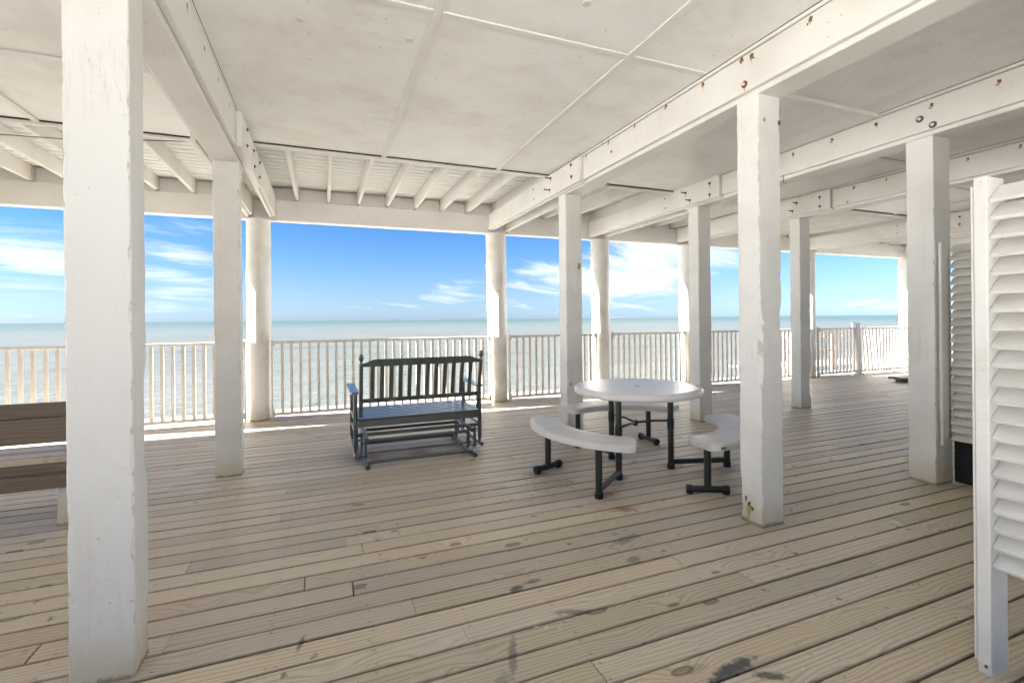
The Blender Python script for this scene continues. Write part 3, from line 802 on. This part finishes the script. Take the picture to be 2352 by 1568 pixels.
# swinging seat frame: turned legs, arms, seat
def turned(mb, x, y, z0, z1, r):
    L = z1 - z0
    pr = [(r * .55, z0), (r * .62, z0 + .02), (r * .8, z0 + .035), (r, z0 + .06), (r, z0 + L * .75), (r * .98, z1)]
    mb.rings([[(x + q * math.cos(2 * math.pi * k / 14), y + q * math.sin(2 * math.pi * k / 14), z) for k in range(14)] for q, z in pr])
for x in (XL, XR):
    for y in (YR, YF):
        mb = MB(); turned(mb, x, y, .075, .645, .021); part('leg', mb, smooth=True)
    mb = MB().tube([(x, YR - .07, .062), (x, YF + .05, .062)], .021, 14); part('side_rail', mb, smooth=True)
    for z in (.38, .26):
        part('side_stretcher', MB().tube([(x, YR, z), (x, YF, z)], .012, 10), smooth=True)
    s = -1 if x == XL else 1
    # arm, wider in the middle
    arm = MB(); top = []
    ys = [YR - .005, YR + .02, YR + .25, YF, YF + .07, YF + .10]
    wo = [.030, .042, .046, .052, .046, .025]; wi = [.030, .038, .030, .034, .030, .018]
    rs = []
    for y, a, b_ in zip(ys, wo, wi):
        xo, xi = x + s * a, x - s * b_
        rs.append([(xo, y, .648), (xo, y, .668), (xi, y, .668), (xi, y, .648)])
    arm.rings(rs); part('arm', arm)
# seat
def xs_(x0, x1, y0, y1, z0, z1, nm, c=.004): part(nm, MB().bbox(x0, x1, y0, y1, z0, z1, c))
xs_(XL + .022, XR - .022, 4.742, 4.764, .338, .402, 'rear_apron')
xs_(XL + .022, XR - .022, 5.345, 5.367, .338, .402, 'front_apron')
ys0 = 4.738
for i in range(8):
    a = ys0 + i * .081
    part('seat_slat', MB().bbox(XL + .02, XR - .02, a, a + .067, .4035, .421, .006))
for x in (XL + .05, .9, XR - .05): part('seat_bearer', MB().bbox(x - .012, x + .012, 4.766, 5.343, .340, .4025, .003, 'y'))
# backrest
def bp(z): return 4.70 - (z - .45) * .235        # lean towards the land side
def bpost(x):
    mb = MB(); pr = [(.010, .440), (.016, .446), (.019, .47), (.019, .94), (.018, .955), (.010, .968), (.010, .974), (.017, .982), (.0225, .998), (.0235, 1.012), (.020, 1.028), (.011, 1.040), (.003, 1.045)]
    mb.rings([[(x + r_ * math.cos(2 * math.pi * k / 16), bp(z) + r_ * math.sin(2 * math.pi * k / 16), z) for k in range(16)] for r_, z in pr])
    part('back_post', mb, smooth=True)
BXL, BXR = .322, 1.470
bpost(BXL); bpost(BXR)
def rail_mb(prof, yoff=.010):
    """prof: list of (x, z0, z1)"""
    rs = [[(x, bp(z0) - yoff, z0), (x, bp(z1) - yoff, z1), (x, bp(z1) + yoff, z1), (x, bp(z0) + yoff, z0)] for x, z0, z1 in prof]
    mb = MB(); mb.rings(rs); return mb
part('crest_rail', rail_mb([(BXL + .018, .925, .957), (BXL + .05, .925, .966), (BXL + .10, .925, .988), (BXL + .13, .925, .993), (BXR - .13, .925, .993), (BXR - .10, .925, .988), (BXR - .05, .925, .966), (BXR - .018, .925, .957)], .011))
part('back_rail', rail_mb([(BXL + .016, .578, .620), (BXR - .016, .578, .620)], .011))
for i in range(12):
    x = .424 + i * (1.366 - .424) / 11
    mb = MB(); rs = []
    for z in (.6205, .70, .78, .86, .9245):
        yy = bp(z) + .006 * math.sin((z - .62) / .305 * math.pi)
        rs.append([(x - .019, yy - .006, z), (x + .019, yy - .006, z), (x + .019, yy + .006, z), (x - .019, yy + .006, z)])
    mb.rings(rs); part('back_slat', mb)
for x in (BXL - .016, BXR + .016): pass
# stretchers of the swinging frame
xs_(XL + .02, XR - .02, YR - .02, YR + .0, .240, .272, 'stretcher')
# stationary base
for x, s in ((.365, 1), (1.375, -1)):
    part('base_runner', MB().tube([(x, 4.49, .024), (x, 5.50, .024)], .024, 14), smooth=True)
    part('top_bar', MB().tube([(x, 4.58, .252), (x, 5.36, .252)], .021, 14), smooth=True)
    for y in (4.74, 5.22):
        part('base_upright', MB().bbox(x - .012, x + .012, y - .022, y + .022, .047, .232, .003, 'z'))
    for y in (4.655, 5.30):
        mb = MB()
        pr = []
        xx = x - s * .045
        for k in range(20):
            a = 2 * math.pi * k / 20
            zc = .245 if math.sin(a) > 0 else .085
            pr.append((y + .023 * math.cos(a), zc + .023 * math.sin(a)))
        mb.rings([[(xx - .008, a, b_) for a, b_ in pr], [(xx + .008, a, b_) for a, b_ in pr]])
        lk = part('swing_link', mb)
        for z in (.245, .085):
            part('pivot_bolt', MB().tube([(xx - .03, y, z), (xx + .03, y, z)], .007, 8), lk, M['steel'])
for y, z, r_ in ((4.74, .206, .016), (5.22, .206, .016), (4.63, .118, .010)):
    part('cross_rail', MB().tube([(.37, y, z), (1.37, y, z)], r_, 12), smooth=True)
for y in (4.58, 5.30): part('cross_rail', MB().tube([(.37, y, .047), (1.37, y, .047)], .016, 12), smooth=True)

# ------------------------------------------------------------------ round picnic table
CX, CY = 2.635, 3.61
t = thing('round_table', (CX, CY, 0), 'round light grey plastic picnic table with three curved benches on black steel legs', 'table')
prof = [(.02, .705), (.48, .705), (.50, .682), (.540, .679), (.556, .686), (.563, .704), (.560, .726), (.546, .738), (.52, .7415), (.49, .7395), (.30, .7385), (.02, .738)]
mb = MB().lathe(CX, CY, prof, 96); top = mb.build('tabletop', M['tabletop'], t, smooth=True, angle=60)
MB().lathe(CX, CY, [(.001, .7384), (.020, .7384), (.020, .7392), (.001, .7392)], 20).build('umbrella_plug', M['washer'], top)
def at(ang, r_): return (CX + r_ * math.cos(R(ang)), CY + r_ * math.sin(R(ang)))
def bench_seat(c0, name, rin=.675, rout=.965, half=43):
    rs = []; n = 40
    for i in range(n + 1):
        a = -half + 2 * half * i / n
        e = min(1, (half - abs(a)) / 5.0); k = math.sqrt(max(0.0, 1 - (1 - e) ** 2)) if e < 1 else 1
        k = .80 + .20 * k
        mid = (rin + rout) / 2; hw = (rout - rin) / 2 * k
        ca, sa = math.cos(R(c0 + a)), math.sin(R(c0 + a))
        pr = []
        z1, z0 = .440, .388; q = .020
        for (dr, z) in ((-hw, z0), (-hw, z1 - q), (-hw + q * .35, z1 - q * .3), (-hw + q, z1), (-hw * .3, z1 - .002), (hw * .3, z1 - .002), (hw - q, z1), (hw - q * .35, z1 - q * .3), (hw, z1 - q), (hw, z0), (hw - .012, z0 - .002), (-hw + .012, z0 - .002)):
            zz = z if k > .985 or z < z1 - q * .5 else z - (1 - k) * .05
            pr.append((CX + (mid + dr) * ca, CY + (mid + dr) * sa, zz))
        rs.append(pr)
    return MB().rings(rs).build(name, M['plastic'], t, smooth=True, angle=50)
st = M['steel']
for bi, c0 in enumerate((190, 310, 70)):
    seat = bench_seat(c0, 'bench_seat')
    if bi == 1:
        pass
    aL = c0 + 27.5                     # the leg joined to the table leg
    aT = c0 - 28                       # the leg on its own foot
    if bi == 0: tl = (2.301, 3.411); bl = (1.922, 3.113); tf = (1.86, 3.86)
    if bi == 1: tl = (2.892, 3.47); bl = (3.394, 3.318); tf = (2.735, 2.865)
    if bi == 2: tl = (2.575, 3.935); bl = (2.476, 4.412); tf = (3.292, 4.31)
    MB().tube([(tl[0], tl[1], .012), (tl[0], tl[1], .715)], .0265, 16).build('table_leg', st, t, smooth=True, angle=50)
    MB().tube([(bl[0], bl[1], .012), (bl[0], bl[1], .392)], .0265, 16).build('bench_leg', st, t, smooth=True, angle=50)
    for p_ in (tl, bl):
        MB().tube([(p_[0], p_[1], 0), (p_[0], p_[1], .045)], .033, 16).build('foot_cap', M['black'], t, smooth=True, angle=50)
    MB().tube([(tl[0], tl[1], .062), (bl[0], bl[1], .062)], .024, 14).build('floor_bar', st, t, smooth=True, angle=50)
    MB().tube([(tf[0], tf[1], .055), (tf[0], tf[1], .392)], .0265, 16).build('bench_leg', st, t, smooth=True, angle=50)
    ad = R(c0 + (10, 22, 18)[bi]); dx_, dy_ = math.cos(ad), math.sin(ad)
    ft = MB().tube([(tf[0] - dx_ * .125, tf[1] - dy_ * .125, .036), (tf[0] + dx_ * .125, tf[1] + dy_ * .125, .036)], .0255, 14).build('foot_bar', st, t, smooth=True, angle=50)
    for s in (-1, 1):
        c_ = (tf[0] + s * dx_ * .115, tf[1] + s * dy_ * .115)
        MB().tube([(c_[0], c_[1], .034), (c_[0] + s * dx_ * .04, c_[1] + s * dy_ * .04, .034)], .033, 14).build('foot_cap', M['black'], ft, smooth=True, angle=50)
        MB().tube([(c_[0] + s * dx_ * .02, c_[1] + s * dy_ * .02, 0), (c_[0] + s * dx_ * .02, c_[1] + s * dy_ * .02, .03)], .026, 12).build('foot_pad', M['black'], ft)
    # folding brace to the middle
    hub = (CX - .02, CY + .0, .405)
    MB().tube([(tl[0], tl[1], .43), (CX + (tl[0] - CX) * .45, CY + (tl[1] - CY) * .45, .425), (hub[0], hub[1], .41)], .010, 10).build('brace', st, t, smooth=True)
    MB().tube([(tl[0], tl[1], .36), (tl[0], tl[1], .45)], .030, 14).build('brace_collar', M['black'], t, smooth=True, angle=50)
MB().tube([(CX - .02, CY, .385), (CX - .02, CY, .43)], .022, 12).build('brace_hub', M['black'], t, smooth=True, angle=50)
# dark maker's plate with a pale oval on the outer corner of the right bench
an = 310 - 37.5; bx_, by_ = CX + .964 * math.cos(R(an)), CY + .964 * math.sin(R(an))
tx, ty = -math.sin(R(an)), math.cos(R(an)); nx_, ny_ = math.cos(R(an)), math.sin(R(an))
mb = MB(); mb.rings([[(bx_ + tx * u + nx_ * o_, by_ + ty * u + ny_ * o_, z) for u, z in ((-.022, .402), (.022, .402), (.022, .416), (-.022, .416))] for o_ in (-.002, .003)])
pl = mb.build('maker_plate', M['black'], t)
mb = MB(); mb.rings([[(bx_ + tx * u + nx_ * o_, by_ + ty * u + ny_ * o_, z) for u, z in ((-.012, .4075), (.012, .4075), (.012, .4105), (-.012, .4105))] for o_ in (.0032, .0040)])
mb.build('plate_mark', M['plastic'], pl)

# ------------------------------------------------------------------ wooden bench on the left
t = thing('wooden_bench', (-2.7, 4.3, 0), 'dark brown plank bench seen from behind, cut by the left edge', 'bench')
bw = M['brownwood']
def bb(nm, x0, x1, y0, y1, z0, z1, mat=bw, ax='x'): MB().bbox(x0, x1, y0, y1, z0, z1, .004, ax).build(nm, mat, t)
bb('back_plank', -4.3, -1.44, 4.08, 4.118, .733, .828); bb('back_plank', -4.3, -1.44, 4.085, 4.123, .560, .730)
for a, b_ in ((4.135, 4.165), (4.17, 4.325), (4.33, 4.575)): bb('seat_plank', -4.3, -1.42, a, b_, .413, .451, M['deck'])
bb('apron', -4.25, -1.46, 4.14, 4.178, .335, .412)
bb('lower_plank', -4.25, -1.45, 4.08, 4.118, .255, .342)
for xx in (-1.50, -4.0):
    mb = MB(); mb.rings([[(x, 4.085, .0), (x, 4.123, .0), (x, 4.160, .253), (x, 4.122, .253)] for x in (xx - .165, xx)]); mb.build('leg', M['post'], t)
    bb('leg', xx - .12, xx - .02, 4.50, 4.54, 0, .412, M['post'], 'z')
    bb('back_support', xx - .04, xx, 4.124, 4.134, .345, .80, bw, 'z')

# ------------------------------------------------------------------ small things
t = tag(MB().tube([(-4.2, 5.33, 2.905), (-3.2, 5.31, 2.93), (-2.5, 5.3, 2.94), (-2.087, 5.3, 2.955), (-1.70, 5.3, 2.99), (-1.486, 5.3, 3.021), (-1.152, 5.3, 3.05), (-.94, 5.3, 3.07)], .004, 8).build('cable', M['cable'], None, smooth=True), 'thin dark cable slung under the joists at the upper left', 'cable')
hk = []
for k in range(14):
    a = math.pi * (1.15 * k / 13)
    hk.append((4.44, 3.559 - .013 + .013 * math.cos(a), 2.735 - .013 * math.sin(a)))
t = tag(MB().tube([(4.44, 3.559, 2.812), (4.44, 3.559, 2.76)] + hk, .0032, 8).build('screw_hook', M['rust'], None, smooth=True), 'small dark screw hook under the beam right of the tall white post', 'hook')
t = tag(MB().bbox(10.75, 12.4, 6.0, 6.28, .055, .10, .006).build('loose_plank', M['brownwood'], None), 'brown plank lying on low blocks at the far right of the deck', 'plank')
for x in (10.95, 12.2):
    o = MB().bbox(x, x + .09, 6.02, 6.26, 0.0, .054, .003, 'y').build('block', M['brownwood'], t)
# bare chips of paint on posts
def chipmark(x, y, z, nx, ny, rad, seed, m='chip', parent=None):
    r_ = random.Random(seed); mb = MB(); n = 12
    tx, ty = -ny, nx
    pts = []
    for i in range(n):
        a = 2 * math.pi * i / n; q = rad * r_.uniform(.4, 1.1)
        pts.append((q * math.cos(a) * .55, q * math.sin(a)))
    for d_ in (0,):
        mb.v += [(x + tx * u + nx * .0015, y + ty * u + ny * .0015, z + v) for u, v in pts] + [(x + nx * .002, y + ny * .002, z)]
    for i in range(n): mb.f.append((i, (i + 1) % n, n))
    return mb.build('scar' if m == 'chip' else 'rust_scab', M[m], parent)
post = {round(o.location.x, 2): o for o in bpy.data.objects if o.name.startswith('wooden_post')}
byl = lambda s: next(o for o in bpy.data.objects if o.name.startswith('wooden_post') and s in o['label'])
pe = byl('rust scar')
chipmark(2.603, 2.36, .118, -1, 0, .030, 1, 'rustspot', pe); chipmark(2.603, 2.335, .10, -1, 0, .022, 2, 'rustspot', pe); chipmark(2.603, 2.385, .15, -1, 0, .02, 5, 'rustspot', pe)
mb = MB(); drip(mb, 2.6025, -1, 2.365, .10, .018, .10, random.Random(1)); mb.build('rust_streak', M['ruststain'], pe)
chipmark(2.65, 2.2595, 2.62, 0, -1, .018, 3, 'rustspot', pe); chipmark(2.785, 2.2595, 2.62, 0, -1, .03, 4, 'rustspot', pe)
pf = byl('flaked paint'); pc = byl('dark scuff')
chipmark(2.76, 4.857, 1.95, 0, -1, .07, 7, 'chip', pc); chipmark(2.635, 4.857, .60, 0, -1, .03, 8, 'chip', pc)
# pale flakes of old paint lying on the boards
fl = MB(); r_ = random.Random(12)
for (x, y) in ((1.95, 1.55), (2.05, 1.35), (2.55, 1.62), (2.1, 1.08), (1.55, 1.9), (2.3, 1.9), (2.62, 1.25), (.9, 1.9), (.95, 1.87), (.86, 1.92), (1.7, 1.3), (3.1, 2.2), (1.3, 4.4), (.3, 2.6), (2.0, 2.3)):
    w = r_.uniform(.003, .006); L = r_.uniform(.006, .012); a = r_.uniform(0, 3)
    n0 = len(fl.v)
    for k in range(8):
        b_ = 2 * math.pi * k / 8; u, v = L * math.cos(b_), w * math.sin(b_)
        fl.v.append((x + u * math.cos(a) - v * math.sin(a), y + u * math.sin(a) + v * math.cos(a), .0035))
    fl.f.append(tuple(n0 + k for k in range(8)))
tag(fl.build('paint_flakes', M['louvre'], None), 'pale flakes of old paint scattered on the boards', kind='stuff')
for (x, y) in ((-.106, 2.996), (.511, 2.974), (1.365, 2.289)):
    MB().lathe(x, y, [(.001, ZC + .002), (.026, ZC + .002), (.026, ZC - .005), (.022, ZC - .008), (.001, ZC - .008)], 20).build('cover_disc', M['plastic'], ceil_o)
